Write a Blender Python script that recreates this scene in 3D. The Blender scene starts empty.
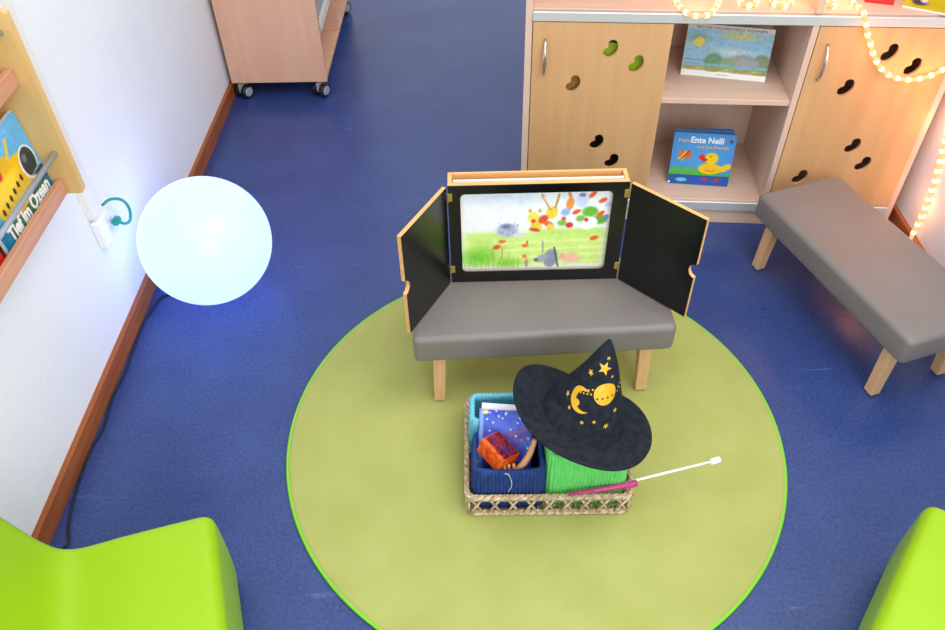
import bpy, bmesh, math, random
import numpy as np
from mathutils import Vector, Matrix
from mathutils.geometry import tessellate_polygon
random.seed(7); rng = np.random.default_rng(5)
S = bpy.context.scene
COL = S.collection
PI = math.pi
cos, sin = math.cos, math.sin

# ------------------------------------------------------------------ materials
def lin(c):
    return tuple(((x/255)/12.92 if x/255 <= .04045 else ((x/255+.055)/1.055)**2.4) for x in c)
def sock(b, *names):
    for n in names:
        if n in b.inputs: return b.inputs[n]
def base_mat(name, rgb, rough=.6, spec=.5, metal=0, **kw):
    m = bpy.data.materials.new(name); m.use_nodes = True
    b = m.node_tree.nodes['Principled BSDF']
    b.inputs['Base Color'].default_value = (*lin(rgb), 1)
    b.inputs['Roughness'].default_value = rough; b.inputs['Metallic'].default_value = metal
    sock(b, 'Specular IOR Level', 'Specular').default_value = spec
    for k, v in kw.items(): b.inputs[k.replace('_', ' ')].default_value = v
    return m, m.node_tree, b
def noisy(name, rgb, rgb2, scale=(8, 8, 8), rough=.6, spec=.5, detail=4, bump=0, bscale=None, lo=.35, hi=.65, rot=None, **kw):
    m, nt, b = base_mat(name, rgb, rough, spec, **kw)
    tc = nt.nodes.new('ShaderNodeTexCoord'); mp = nt.nodes.new('ShaderNodeMapping')
    mp.inputs['Scale'].default_value = scale
    if rot: mp.inputs['Rotation'].default_value = rot
    nt.links.new(tc.outputs['Object'], mp.inputs[0])
    n = nt.nodes.new('ShaderNodeTexNoise'); n.inputs['Scale'].default_value = 1; n.inputs['Detail'].default_value = detail
    nt.links.new(mp.outputs[0], n.inputs['Vector'])
    r = nt.nodes.new('ShaderNodeValToRGB'); r.color_ramp.elements[0].position = lo; r.color_ramp.elements[1].position = hi
    r.color_ramp.elements[0].color = (*lin(rgb), 1); r.color_ramp.elements[1].color = (*lin(rgb2), 1)
    nt.links.new(n.outputs[0], r.inputs[0]); nt.links.new(r.outputs[0], b.inputs['Base Color'])
    if bump:
        n2 = nt.nodes.new('ShaderNodeTexNoise'); n2.inputs['Scale'].default_value = bscale or 100; n2.inputs['Detail'].default_value = 3
        nt.links.new(tc.outputs['Object'], n2.inputs['Vector'])
        bp = nt.nodes.new('ShaderNodeBump'); bp.inputs['Strength'].default_value = bump; bp.inputs['Distance'].default_value = .002
        nt.links.new(n2.outputs[0], bp.inputs['Height']); nt.links.new(bp.outputs[0], b.inputs['Normal'])
    return m, nt, b
def M(name, *a, **k): return base_mat(name, *a, **k)[0]
def N(name, *a, **k): return noisy(name, *a, **k)[0]
def emis(name, rgb, st, base=(240, 240, 240), basefac=.5):
    m, nt, b = base_mat(name, base, .35)
    b.inputs['Emission Color'].default_value = (*rgb, 1); b.inputs['Emission Strength'].default_value = st
    return m

WALL = N('wall_plaster', (234, 237, 241), (238, 241, 245), (3, 3, 3), .85, .2, bump=.6, bscale=55)
BASEB = N('baseboard_wood', (146, 78, 36), (166, 94, 48), (60, 4, 60), .45, .4)
CREAM = M('cream_plastic', (238, 238, 232), .4)
WHITE = M('white_plastic', (245, 245, 242), .4)
BEECH = N('beech_panel', (204, 160, 110), (211, 169, 120), (26, 26, 1.5), .45, .35, detail=3)
PINKW = N('pale_beech_body', (216, 186, 166), (222, 194, 175), (26, 26, 1.5), .45, .35, detail=3)
PINKH = N('pale_beech_boards', (216, 186, 166), (222, 194, 175), (1.5, 26, 26), .45, .35, detail=3)
MOBW = N('mobile_cabinet_beech', (222, 172, 142), (228, 180, 150), (26, 26, 2), .42, .35, detail=3)
LEGW = N('beech_leg', (216, 170, 122), (228, 186, 140), (60, 60, 5), .45, .35)
BOXW = N('theatre_beech', (226, 168, 100), (238, 186, 122), (6, 60, 60), .4, .4)
RACKW = N('rack_beech', (216, 178, 112), (224, 188, 124), (30, 30, 3), .45, .3)
RACKL = N('rack_ledge_wood', (200, 144, 112), (210, 156, 124), (60, 3, 60), .45, .3)
ALU = M('brushed_aluminium', (206, 212, 212), .4, .5, .35)
STEEL = M('grey_steel', (176, 184, 194), .4, .5, .3)
CHROME = M('satin_chrome', (205, 200, 192), .22, .5, .9)
BRASS = M('brass', (196, 172, 84), .35, .5, .7)
BLACK = N('black_board', (7, 9, 9), (12, 14, 13), (30, 30, 30), .24, .5)
DARK = M('black_rubber', (20, 21, 24), .45)
GREYP = M('grey_plastic', (160, 166, 172), .4)
LEATHER = N('grey_leatherette', (123, 116, 113), (128, 121, 118), (5, 5, 5), .42, .45, bump=.25, bscale=420)
LIME, nt_, b_ = noisy('lime_leatherette', (148, 190, 20), (153, 195, 26), (4, 4, 4), .4, .35, bump=.12, bscale=300)
BLACKF = N('black_felt', (28, 32, 40), (38, 43, 52), (60, 60, 60), .95, .15, bump=.4, bscale=500)
GOLD = M('gold_print', (222, 172, 36), .45, .5, .1)
REEDS = [N('pale_reed', (176, 152, 116), (226, 208, 176), (90, 90, 90), .7, .2), N('tan_reed', (150, 118, 84), (205, 180, 145), (110, 110, 110), .7, .2)]
KBLUE = N('light_blue_knit', (104, 188, 210), (124, 204, 224), (120, 120, 40), .9, .15)
KNAVY = N('navy_knit', (38, 60, 116), (48, 74, 136), (120, 120, 40), .9, .15)
KGREEN = N('green_knit', (104, 210, 110), (122, 224, 124), (120, 120, 40), .9, .15)
PAGES = M('paper_pages', (236, 232, 226), .8)
DPAGES = M('grey_board_pages', (120, 128, 140), .7)
SKIN = N('tan_wood_toy', (206, 146, 100), (222, 168, 122), (60, 60, 60), .5)
BLUEC = M('blue_card', (60, 130, 200), .45)
REDC = M('red_card', (206, 34, 34), .45)
WHITEINK = M('white_ink', (250, 250, 250), .5)
ORANGEINK = M('orange_ink', (250, 186, 60), .5)
GREYINK = M('grey_ink', (120, 90, 96), .5)
TEAL = M('teal_cable', (24, 150, 140), .4)

def art_mat(name, rough=.35, spec=.4):
    m, nt, b = base_mat(name, (200, 200, 200), rough, spec)
    a = nt.nodes.new('ShaderNodeVertexColor'); a.layer_name = 'Col'
    nt.links.new(a.outputs[0], b.inputs['Base Color']); return m
ARTM = art_mat('printed_cover'); ARTP = art_mat('printed_card', .45, .3)

# floor: blue linoleum with speckle and pale scuffs
def floor_mat():
    m, nt, b = base_mat('blue_linoleum', (40, 56, 120), .3, .45)
    tc = nt.nodes.new('ShaderNodeTexCoord')
    def noise(sc, det, vec=None, dist=0):
        n = nt.nodes.new('ShaderNodeTexNoise'); n.inputs['Scale'].default_value = sc; n.inputs['Detail'].default_value = det
        n.inputs['Distortion'].default_value = dist
        nt.links.new(vec or tc.outputs['Object'], n.inputs['Vector']); return n
    def ramp(src, p0, c0, p1, c1):
        r = nt.nodes.new('ShaderNodeValToRGB'); r.color_ramp.elements[0].position = p0; r.color_ramp.elements[1].position = p1
        r.color_ramp.elements[0].color = (*c0, 1); r.color_ramp.elements[1].color = (*c1, 1); nt.links.new(src.outputs[0], r.inputs[0]); return r
    r1 = ramp(noise(7, 6), .3, lin((38, 58, 114)), .7, lin((52, 74, 134)))
    r2 = ramp(noise(130, 3), .3, lin((32, 50, 104)), .72, lin((70, 92, 150)))
    mx = nt.nodes.new('ShaderNodeMixRGB'); mx.inputs[0].default_value = .5
    nt.links.new(r1.outputs[0], mx.inputs[1]); nt.links.new(r2.outputs[0], mx.inputs[2])
    # scuffs: thin bright lines of stretched distorted noise
    mp = nt.nodes.new('ShaderNodeMapping'); mp.inputs['Scale'].default_value = (3, 26, 1); mp.inputs['Rotation'].default_value = (0, 0, .7)
    nt.links.new(tc.outputs['Object'], mp.inputs[0])
    r3 = ramp(noise(3.2, 8, mp.outputs[0], 1.2), .66, (0, 0, 0), .80, (.55, .55, .55))
    mx2 = nt.nodes.new('ShaderNodeMixRGB'); mx2.inputs[2].default_value = (*lin((104, 128, 186)), 1)
    nt.links.new(r3.outputs[0], mx2.inputs[0]); nt.links.new(mx.outputs[0], mx2.inputs[1])
    nt.links.new(mx2.outputs[0], b.inputs['Base Color'])
    r4 = ramp(noise(2.5, 5), .3, (.24,)*3, .7, (.36,)*3); nt.links.new(r4.outputs[0], b.inputs['Roughness'])
    bp = nt.nodes.new('ShaderNodeBump'); bp.inputs['Strength'].default_value = .12; bp.inputs['Distance'].default_value = .001
    nt.links.new(noise(160, 2).outputs[0], bp.inputs['Height']); nt.links.new(bp.outputs[0], b.inputs['Normal'])
    return m
FLOOR = floor_mat()
RUG, nt_, b_ = noisy('yellow_green_pile', (166, 171, 96), (174, 179, 106), (7, 7, 7), .95, .05, detail=6, bump=.5, bscale=700)
RUGEDGE = M('bright_green_binding', (130, 206, 60), .8, .1)

# ------------------------------------------------------------------ mesh helpers
def link(name, bm, mats, parent=None, smooth=False, loc=None, rot=None, auto=None):
    me = bpy.data.meshes.new(name); bm.normal_update(); bm.to_mesh(me); bm.free()
    for m in (mats if isinstance(mats, (list, tuple)) else [mats]): me.materials.append(m)
    o = bpy.data.objects.new(name, me); COL.objects.link(o)
    if parent: o.parent = parent
    if loc is not None: o.location = loc
    if rot is not None: o.rotation_euler = rot
    if smooth:
        for p in me.polygons: p.use_smooth = True
        if auto:
            try: me.set_sharp_from_angle(angle=auto)
            except Exception: pass
    return o
def tag(o, label=None, cat=None, group=None, kind=None):
    if label: o['label'] = label
    if cat: o['category'] = cat
    if group: o['group'] = group
    if kind: o['kind'] = kind
    return o
def thing(name, label, cat, loc=(0, 0, 0), rz=0, group=None):
    o = bpy.data.objects.new(name, None); COL.objects.link(o); o.location = loc; o.rotation_euler = (0, 0, rz)
    o.empty_display_size = .05
    return tag(o, label, cat, group)
def box(bm, x0, x1, y0, y1, z0, z1, bev=0, seg=2, mi=0):
    vs = [bm.verts.new((x, y, z)) for x in (x0, x1) for y in (y0, y1) for z in (z0, z1)]
    fs = [bm.faces.new([vs[i] for i in q]) for q in ((0, 1, 3, 2), (4, 6, 7, 5), (0, 4, 5, 1), (2, 3, 7, 6), (0, 2, 6, 4), (1, 5, 7, 3))]
    for f in fs: f.material_index = mi
    if bev:
        es = list({e for f in fs for e in f.edges})
        bmesh.ops.bevel(bm, geom=es, offset=bev, segments=seg, affect='EDGES', profile=.5)
def B(name, dims, mat, parent, bev=.0012, seg=1, smooth=False):
    bm = bmesh.new(); box(bm, *dims, bev=bev, seg=seg); return link(name, bm, mat, parent, smooth)
def tube(bm, pts, r, n=8, cap=True, closed=False, mi=0):
    pts = [Vector(p) for p in pts]; k = len(pts); rings = []
    up = None
    for i, p in enumerate(pts):
        a = pts[(i-1) % k] if (closed or i > 0) else p
        b = pts[(i+1) % k] if (closed or i < k-1) else p
        t = (b-a).normalized()
        if up is None:
            up = Vector((0, 0, 1)) if abs(t.z) < .9 else Vector((1, 0, 0))
        u = (up - t*up.dot(t)).normalized(); up = u; v = t.cross(u)
        rr = r[i] if isinstance(r, (list, tuple)) else r
        rings.append([bm.verts.new(p + (u*cos(2*PI*j/n) + v*sin(2*PI*j/n))*rr) for j in range(n)])
    m = k if closed else k-1
    for i in range(m):
        A, Bq = rings[i], rings[(i+1) % k]
        for j in range(n):
            f = bm.faces.new((A[j], A[(j+1) % n], Bq[(j+1) % n], Bq[j])); f.material_index = mi
    if cap and not closed:
        bm.faces.new(rings[0][::-1]).material_index = mi; bm.faces.new(rings[-1]).material_index = mi
def T(name, pts, r, mat, parent=None, n=8, closed=False):
    bm = bmesh.new(); tube(bm, pts, r, n, closed=closed); bmesh.ops.recalc_face_normals(bm, faces=bm.faces); return link(name, bm, mat, parent, True)
def lathe(bm, prof, n=48, c=(0, 0, 0), closeb=True, closet=True, rfun=None):
    rings = []
    for (r, z) in prof:
        ring = []
        for j in range(n):
            a = 2*PI*j/n; rr = r
            ring.append(bm.verts.new((c[0]+rr*cos(a), c[1]+rr*sin(a), c[2]+z)))
        rings.append(ring)
    for A, Bq in zip(rings, rings[1:]):
        for j in range(n): bm.faces.new((A[j], A[(j+1) % n], Bq[(j+1) % n], Bq[j]))
    if closeb: bm.faces.new(rings[0][::-1])
    if closet: bm.faces.new(rings[-1])
    return rings
def plate(outline, holes, depth, axis='y', caps=0, sides=1):
    """flat plate from 2-D outline (x,z); front at y=0, back at y=depth"""
    bm = bmesh.new(); es = []
    for loop in [outline]+holes:
        vs = [bm.verts.new((p[0], 0, p[1])) for p in loop]
        es += [bm.edges.new((vs[i], vs[(i+1) % len(vs)])) for i in range(len(vs))]
    r = bmesh.ops.triangle_fill(bm, use_beauty=True, use_dissolve=False, edges=es)
    fs = [g for g in r['geom'] if isinstance(g, bmesh.types.BMFace)]
    ext = bmesh.ops.extrude_face_region(bm, geom=fs)
    vs = [g for g in ext['geom'] if isinstance(g, bmesh.types.BMVert)]
    bmesh.ops.translate(bm, verts=vs, vec=(0, depth, 0))
    bmesh.ops.recalc_face_normals(bm, faces=bm.faces)
    for f in bm.faces:
        f.normal_update(); f.material_index = caps if abs(f.normal.y) > .9 else sides
    return bm
def rrect(x0, x1, z0, z1, r, n=6):
    pts = []
    for (cx, cz, a0) in ((x1-r, z1-r, 0), (x0+r, z1-r, PI/2), (x0+r, z0+r, PI), (x1-r, z0+r, 3*PI/2)):
        for i in range(n+1):
            a = a0+PI/2*i/n; pts.append((cx+r*cos(a), cz+r*sin(a)))
    return pts
def text(name, body, size, mat, parent, mw, width=None, ext=.0003, off=.012):
    c = bpy.data.curves.new(name, 'FONT'); c.body = body; c.size = size; c.extrude = ext; c.resolution_u = 3; c.offset = size*off
    o = bpy.data.objects.new(name+'_tmp', c); COL.objects.link(o)
    bpy.context.view_layer.update()
    me = bpy.data.meshes.new_from_object(o.evaluated_get(bpy.context.evaluated_depsgraph_get()))
    bpy.data.objects.remove(o)
    xs = [v.co.x for v in me.vertices]; x0, x1 = min(xs), max(xs); s = (width/(x1-x0)) if width else 1
    for v in me.vertices: v.co.x = (v.co.x-x0)*s
    me.transform(mw)
    me.materials.clear(); me.materials.append(mat); me.name = name
    t = bpy.data.objects.new(name, me); COL.objects.link(t); t.parent = parent
    return t

# ------------------------------------------------------------------ painter
class Art:
    def __init__(s, nx, ny, asp, col):
        s.nx, s.ny, s.asp = nx, ny, asp
        s.u, s.v = np.meshgrid(np.linspace(0, 1, nx), np.linspace(0, 1, ny))
        s.c = np.ones((ny, nx, 3))*np.array(col, float)
    def blend(s, m, col):
        m = np.clip(m, 0, 1)[..., None]; s.c = s.c*(1-m)+np.array(col, float)*m
    def ell(s, cx, cy, rx, ry, col, ang=0, soft=.15, al=1):
        dx = (s.u-cx)*s.asp; dy = s.v-cy; a = math.radians(ang)
        X = (dx*cos(a)+dy*sin(a))/(rx*s.asp); Y = (-dx*sin(a)+dy*cos(a))/ry
        s.blend((1-np.sqrt(X*X+Y*Y))/soft*al if al == 1 else np.clip((1-np.sqrt(X*X+Y*Y))/soft, 0, 1)*al, col)
    def rect(s, x0, x1, y0, y1, col, al=1, soft=.004):
        m = np.clip((s.u-x0)/soft, 0, 1)*np.clip((x1-s.u)/soft, 0, 1)*np.clip((s.v-y0)/soft, 0, 1)*np.clip((y1-s.v)/soft, 0, 1)
        s.blend(m*al, col)
    def line(s, x0, y0, x1, y1, w, col, al=1):
        dx, dy = (x1-x0)*s.asp, y1-y0; L = dx*dx+dy*dy+1e-9
        px, py = (s.u-x0)*s.asp, s.v-y0; t = np.clip((px*dx+py*dy)/L, 0, 1)
        d = np.hypot(px-t*dx, py-t*dy); s.blend(np.clip((w-d)/(w*.5), 0, 1)*al, col)
    def noise(s, amp, k=6):
        g = rng.normal(size=(max(2, s.ny//k+2), max(2, s.nx//k+2), 3))*.5+rng.normal(size=(max(2, s.ny//k+2), max(2, s.nx//k+2), 1))
        yi = np.linspace(0, g.shape[0]-1.001, s.ny); xi = np.linspace(0, g.shape[1]-1.001, s.nx)
        y0 = yi.astype(int); x0 = xi.astype(int); fy = (yi-y0)[:, None, None]; fx = (xi-x0)[None, :, None]
        a = g[y0][:, x0]; b = g[y0][:, x0+1]; c = g[y0+1][:, x0]; d = g[y0+1][:, x0+1]
        s.c = s.c+amp*((a*(1-fx)+b*fx)*(1-fy)+(c*(1-fx)+d*fx)*fy)
    def mesh(s, name, mat, parent, o, U, V, w, h):
        """o = top-left corner, U right, V down"""
        o, U, V = np.array(o, float), np.array(U, float), np.array(V, float)
        P = o+s.u[..., None]*U*w+s.v[..., None]*V*h
        nx, ny = s.nx, s.ny
        idx = np.arange(nx*ny).reshape(ny, nx)
        q = np.stack([idx[:-1, :-1], idx[1:, :-1], idx[1:, 1:], idx[:-1, 1:]], -1).reshape(-1, 4)
        me = bpy.data.meshes.new(name); me.from_pydata(P.reshape(-1, 3).tolist(), [], q.tolist())
        at = me.color_attributes.new('Col', 'FLOAT_COLOR', 'POINT')
        c = np.clip(s.c, 0, 255)/255; c = np.where(c <= .04045, c/12.92, ((c+.055)/1.055)**2.4)
        rgba = np.concatenate([c.reshape(-1, 3), np.ones((nx*ny, 1))], 1).astype(np.float32)
        at.data.foreach_set('color', rgba.ravel())
        me.materials.append(mat); ob = bpy.data.objects.new(name, me); COL.objects.link(ob); ob.parent = parent
        return ob

# ------------------------------------------------------------------ setting
def struct(name, dims, mat, bev=0):
    bm = bmesh.new(); box(bm, *dims, bev=bev); return tag(link(name, bm, mat), kind='structure')
WX, EX = -1.018, 1.372
struct('floor', (WX-.12, EX+.12, -1.6, 6.0, -.1, 0), FLOOR)
struct('wall_left', (WX-.12, WX, -1.6, 6.0, 0, 2.6), WALL)
struct('wall_right', (EX, EX+.12, -1.6, 6.0, 0, 2.6), WALL)
struct('baseboard_left', (WX, -1.003, -1.6, 5.999, .0005, .062), BASEB, .002)
struct('baseboard_right', (EX-.015, EX, -1.6, 5.999, .0005, .062), BASEB, .002)
struct('trim_1', (WX, -.998, 1.640, 1.688, .395, 2.45), CREAM, .002)

# double wall socket with teal cable
t = thing('wall_socket', 'white wall socket box below the cable duct on the left wall', 'socket', (WX, 1.672, .29))
B('housing', (0, .022, -.032, .014, .008, .092), WHITE, t, .004, 2)
B('outlet_plate', (0, .008, .02, .085, .025, .095), WHITE, t, .003, 2)
bm = bmesh.new(); tube(bm, [(.0081, .056, .06), (.011, .056, .06)], .02, 20); link('outlet', bm, CREAM, t, True, auto=.6)
bm = bmesh.new()
pts = [(-.993, 1.692, .405), (-.985, 1.72, .402), (-.975, 1.752, .38), (-.972, 1.772, .35), (-.972, 1.775, .32), (-.975, 1.762, .30), (-.982, 1.745, .302), (-.99, 1.735, .315)]
def smoothpts(p, k=6):
    p = [Vector(q) for q in p]; out = []
    for i in range(len(p)-1):
        a, b, c, d = p[max(i-1, 0)], p[i], p[i+1], p[min(i+2, len(p)-1)]
        for j in range(k):
            t_ = j/k
            out.append(.5*((2*b)+(c-a)*t_+(2*a-5*b+4*c-d)*t_*t_+(3*b-a-3*c+d)*t_**3))
    return out+[p[-1]]
t = thing('power_cable', 'short teal cable with plug looping from duct into the white wall socket', 'cable', (-.98, 1.74, .3))
T('cord', [Vector(q)-Vector((-.98, 1.74, .3)) for q in smoothpts(pts)], .0042, TEAL, t)
bm = bmesh.new(); tube(bm, [(-.012, -.022, .028), (-.018, .002, .02)], .011, 12); link('plug', bm, TEAL, t, True, auto=.6)

# ------------------------------------------------------------------ globe lamp
GR = .188
GLOW = emis('glowing_globe', (.58, .77, 1.9), 1.0, (90, 110, 130))
bm = bmesh.new(); prof = []
for i in range(2, 63):
    a = -PI/2+PI*i/64; prof.append((GR*cos(a), GR*sin(a)))
prof += [(GR*.03, GR*.9995)]
lathe(bm, prof, 96, (0, 0, GR))
t = thing('globe_lamp', 'large glowing white globe lamp on the floor against the left wall', 'lamp', (-.800, 1.803, .0))
link('lamp_shade', bm, GLOW, t, True)
bm = bmesh.new(); lathe(bm, [(.05, .0002), (.052, .003), (.05, .012), (.03, .014)], 32); link('base_ring', bm, GREYP, t, True)
pts = [(-.81, 1.79), (-.90, 1.785), (-.970, 1.765), (-.988, 1.70), (-.996, 1.64), (-.994, 1.54), (-.990, 1.46), (-.996, 1.36), (-.988, 1.27), (-.997, 1.19), (-.994, 1.10), (-.985, 1.02), (-.972, .965), (-.960, .93), (-.985, .90), (-.99, .82)]
cab_ = T('lamp_cable', [(x, y, .004) for x, y in [(q.x, q.y) for q in smoothpts([(a, b, 0) for a, b in pts])]], .0032, DARK)
tag(cab_, 'thin black cable lying along the left baseboard from the globe lamp', 'cable')

# ------------------------------------------------------------------ mobile cabinet
t = thing('mobile_cabinet', 'pinkish beech mobile shelf cabinet on casters against the left wall', 'cabinet', (-.80, 2.96, 0))
x0, x1, L, zb, zt = -.198, .192, .87, .072, .95
B('side_panel', (x0, x1, 0, .018, zb, zt), MOBW, t)
B('side_panel', (x0, x1, L-.018, L, zb, zt), MOBW, t)
B('bottom_board', (x0, x1-.002, .018, L-.018, zb, zb+.018), MOBW, t)
B('top_board', (x0, x1-.002, .018, L-.018, zt-.02, zt), MOBW, t)
B('back_panel', (x0, x0+.01, .018, L-.018, zb+.018, zt-.02), MOBW, t)
B('divider', (x0+.01, x1-.004, .43, .446, zb+.018, zt-.02), MOBW, t)
B('shelf', (x0+.01, x1-.01, .018, .43, .235, .251), MOBW, t)
B('shelf', (x0+.01, x1-.01, .446, L-.018, .30, .316), MOBW, t)
def caster(px, py, par):
    c = bpy.data.objects.new('caster', None); COL.objects.link(c); c.parent = par; c.location = (px, py, 0); c.scale = (1.22, 1.22, 1.16); c.rotation_euler = (0, 0, -.55)
    for s in (-1, 1):
        bm = bmesh.new(); tube(bm, [(s*.006, 0, .024), (s*.009, 0, .024), (s*.021, 0, .024), (s*.024, 0, .024)], [.02, .024, .024, .021], 24); w = link('wheel', bm, DARK, c, True, auto=.7)
        bm = bmesh.new(); tube(bm, [(s*.0241, 0, .024), (s*.0262, 0, .024)], [.0165, .014], 20); link('hub_cap', bm, GREYP, c, True, auto=.7)
    bm = bmesh.new(); box(bm, -.0055, .0055, -.018, .022, .02, .055, .003); tube(bm, [(0, .012, .05), (0, .012, .0615)], .009, 10); link('fork', bm, GREYP, c)
for px in (x0+.035, x1-.035):
    for py in (.024, L-.05): caster(px, py, t)
for i, (dy, h, c, nm) in enumerate([(.05, .02, (96, 130, 92), 'green'), (.056, .026, (206, 208, 200), 'white'), (.06, .016, (150, 160, 168), 'grey')]):
    z0 = .252+sum([.020, .026, .016][:i])
    k = thing('book', f'{nm} book lying in the stack on the shelf of the mobile cabinet', 'book', (-.70, 3.15+i*.004, z0), 0, 'books stacked in the mobile cabinet')
    B('cover', (-.085, .085, -.13, .13, 0, h-.001), M(nm+'_book_cover', c, .5), k, .001)
    B('page_block', (-.082, .0865, -.127, .127, .003, h-.004), PAGES, k, 0)

# ------------------------------------------------------------------ long cabinet with doors
CA = math.radians(-4.5)
cab = thing('cabinet', 'long beech shelf cabinet with two bean-holed doors and a middle niche', 'cabinet', (.83, 2.085, 0), CA)
D, ZT = .355, 1.06
for (a, b) in ((-.693, -.673), (.486, .506)): B('side_panel', (a, b, 0, D, .0005, ZT), PINKW, cab)
B('divider', (-.301, -.284, .002, D-.012, .095, .684), PINKW, cab)
B('divider', (.088, .106, -.004, D-.012, .095, .684), PINKW, cab)
B('divider', (.088, .106, .002, .13, .715, ZT-.02), PINKW, cab)
B('back_panel', (-.673, .486, D-.012, D-.002, .03, ZT-.02), PINKW, cab)
B('bottom_board', (-.673, .486, .003, D-.012, .076, .095), PINKH, cab)
B('plinth', (-.673, .486, .004, .02, .0005, .056), PINKH, cab)
B('middle_board', (-.673, .486, .012, D-.012, .695, .715), PINKH, cab)
B('top_board', (-.673, .486, .0, D-.002, ZT-.02, ZT), PINKH, cab)
B('shelf', (-.284, .088, .004, D-.012, .437, .454), PINKH, cab)
for (a, b) in ((.685, .7125), (.057, .090)): B('rail', (-.673, .486, -.006, .003, a, b), ALU, cab, .002)
def bean(cx, cz, ang, Rc=.020, A=42):
    a = math.radians(ang); A = math.radians(A); r1, r2 = .0158, .0135; pts = []
    def f(x, z): pts.append((cx+x*cos(a)-z*sin(a), cz+x*sin(a)+z*cos(a)))
    rad = lambda q: r1+(r2-r1)*(q+A)/(2*A)
    for i in range(11): q = -A+2*A*i/10; rr = Rc+rad(q); f(rr*sin(q), Rc-.004-rr*cos(q))
    for i in range(1, 8): t = PI*i/8; x, z = Rc*sin(A), Rc-.004-Rc*cos(A); f(x+r2*sin(A+t), z-r2*cos(A+t))
    for i in range(10, -1, -1): q = -A+2*A*i/10; rr = Rc-rad(q)*.93; f(rr*sin(q), Rc-.004-rr*cos(q))
    for i in range(1, 8): t = PI+PI*i/8; x, z = -Rc*sin(A), Rc-.004-Rc*cos(A); f(x+r1*sin(-A+t), z-r1*cos(-A+t))
    return pts
def door(x0_, x1_, holes, hx, label):
    out = [(x0_, .093), (x1_, .093), (x1_, .683), (x0_, .683)]
    bm = plate(out, [bean(a, b, c) for a, b, c in holes], .010, caps=0, sides=0)
    d = link('door', bm, BEECH, cab, loc=(0, -.004, 0)); d['label'] = label
    z0, z1 = .528, .634
    T('handle', [(hx, -.001, z0)]+[(hx, -.002-.022*sin(PI*i/12)**.7, z0+(z1-z0)*i/12) for i in range(1, 12)]+[(hx, -.001, z1)], [.0045]+[.0035+.0022*sin(PI*i/12) for i in range(1, 12)]+[.0045], CHROME, d, 10)
door(-.671, -.286, [(-.547, .499, 65), (-.449, .609, 69), (-.372, .565, 65), (-.46, .304, 65), (-.407, .237, 61)], -.635, 'left beech door with five bean-shaped holes')
door(.108, .484, [(.23, .505, 65), (.315, .613, 65), (.391, .573, 65), (.309, .314, 63), (.359, .251, 61), (.184, .197, 61)], .141, 'right beech door with six bean-shaped holes')

def cabp(s, d, z):  # cabinet-local to world
    return (.83+s*cos(CA)-d*sin(CA), 2.085+s*sin(CA)+d*cos(CA), z)
def simple_book(name, label, loc, rz, w, h, th, mat, group=None, tilt=0):
    k = thing(name, label, 'book', loc, rz, group); k.rotation_euler = (tilt, 0, rz)
    return k
# things behind the left door, glimpsed through its holes
B('shelf', (-.673, -.301, .04, D-.012, .437, .454), PINKH, cab)
k = thing('book', 'yellow-green and dark blue book glimpsed through the upper holes of the left door', 'book', cabp(-.41, .03, .455), CA)
B('cover', (-.08, .08, 0, .012, 0, .155), M('yellow_green_cover', (176, 206, 40), .5), k); B('spine_band', (-.0805, .0805, -.0006, .0126, .156, .20), M('dark_blue_band', (28, 44, 82), .5), k)
k = thing('storage_box', 'tan box glimpsed through the lone left hole of the left door', 'box', cabp(-.56, .03, .455), CA)
B('carton', (-.05, .05, 0, .1, 0, .09), M('tan_board', (186, 140, 70), .6), k); B('lid', (-.052, .052, -.002, .102, .078, .096), M('tan_lid', (170, 124, 60), .6), k)

# picture book on niche shelf (generic beach cover)
a = Art(130, 86, 1.5, (206, 210, 206))
a.rect(.0, 1, .09, .87, (140, 190, 218)); a.noise(5, 5)
a.ell(.62, .18, .3, .09, (196, 196, 96), 0, .8); a.ell(.15, .25, .2, .13, (120, 164, 150), 0, .9); a.ell(.55, .5, .3, .12, (190, 214, 214), 0, .9)
a.rect(0, 1, .66, .70, (88, 128, 128), .8, .02); a.rect(0, .5, .70, .80, (150, 180, 206), .9, .02); a.rect(0, 1, .80, .88, (150, 160, 70), .9, .03); a.rect(.5, 1, .7, .82, (140, 162, 96), .8, .04)
a.ell(.16, .34, .07, .10, (230, 208, 70), 0, .2)
for x, w_, h_, c in ((.36, .13, .22, (96, 140, 104)), (.92, .14, .26, (120, 132, 96)), (.70, .22, .24, (150, 156, 160)), (.52, .10, .14, (132, 160, 110))): a.ell(x, .72, w_, h_, c, 0, .25)
a.rect(0, 1, .72, .80, (120, 170, 190), .9, .02); a.rect(0, 1, .79, .88, (150, 160, 70), .95, .02)
for i in range(9): x = .06+i*.11; a.line(x, .84, x+.05, .83, .012, ((190, 90, 70), (220, 200, 80), (100, 140, 70))[i % 3])
a.noise(6, 3)
a.rect(0, 1, .89, 1, (240, 238, 238)); a.rect(0, 1, 0, .095, (206, 208, 200))
k = thing('picture_book', 'wide pale blue landscape picture book with white strip on the middle niche shelf', 'book', cabp(-.214, .150, .4545), CA-.155)
k.rotation_euler = (math.radians(-18), 0, CA-.155)
B('book_block', (0, .251, 0, .012, 0, .151), PAGES, k, .001)
a.mesh('cover_picture', ARTM, k, (0, -.0004, .151), (1, 0, 0), (0, 0, -1), .251, .151)
mw = Matrix.Translation((.024, -.0008, .1385)) @ Matrix.Rotation(PI/2, 4, 'X')
text('title_lettering', 'WO DIE WILDEN KERLE WOHNEN', .011, GREYINK, k, mw, .205)
mw = Matrix.Translation((.1, -.0008, .007)) @ Matrix.Rotation(PI/2, 4, 'X')
B('imprint_line', (.105, .14, -.0008, -.0004, .008, .011), M('grey_imprint', (196, 196, 200), .6), k, 0)

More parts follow.
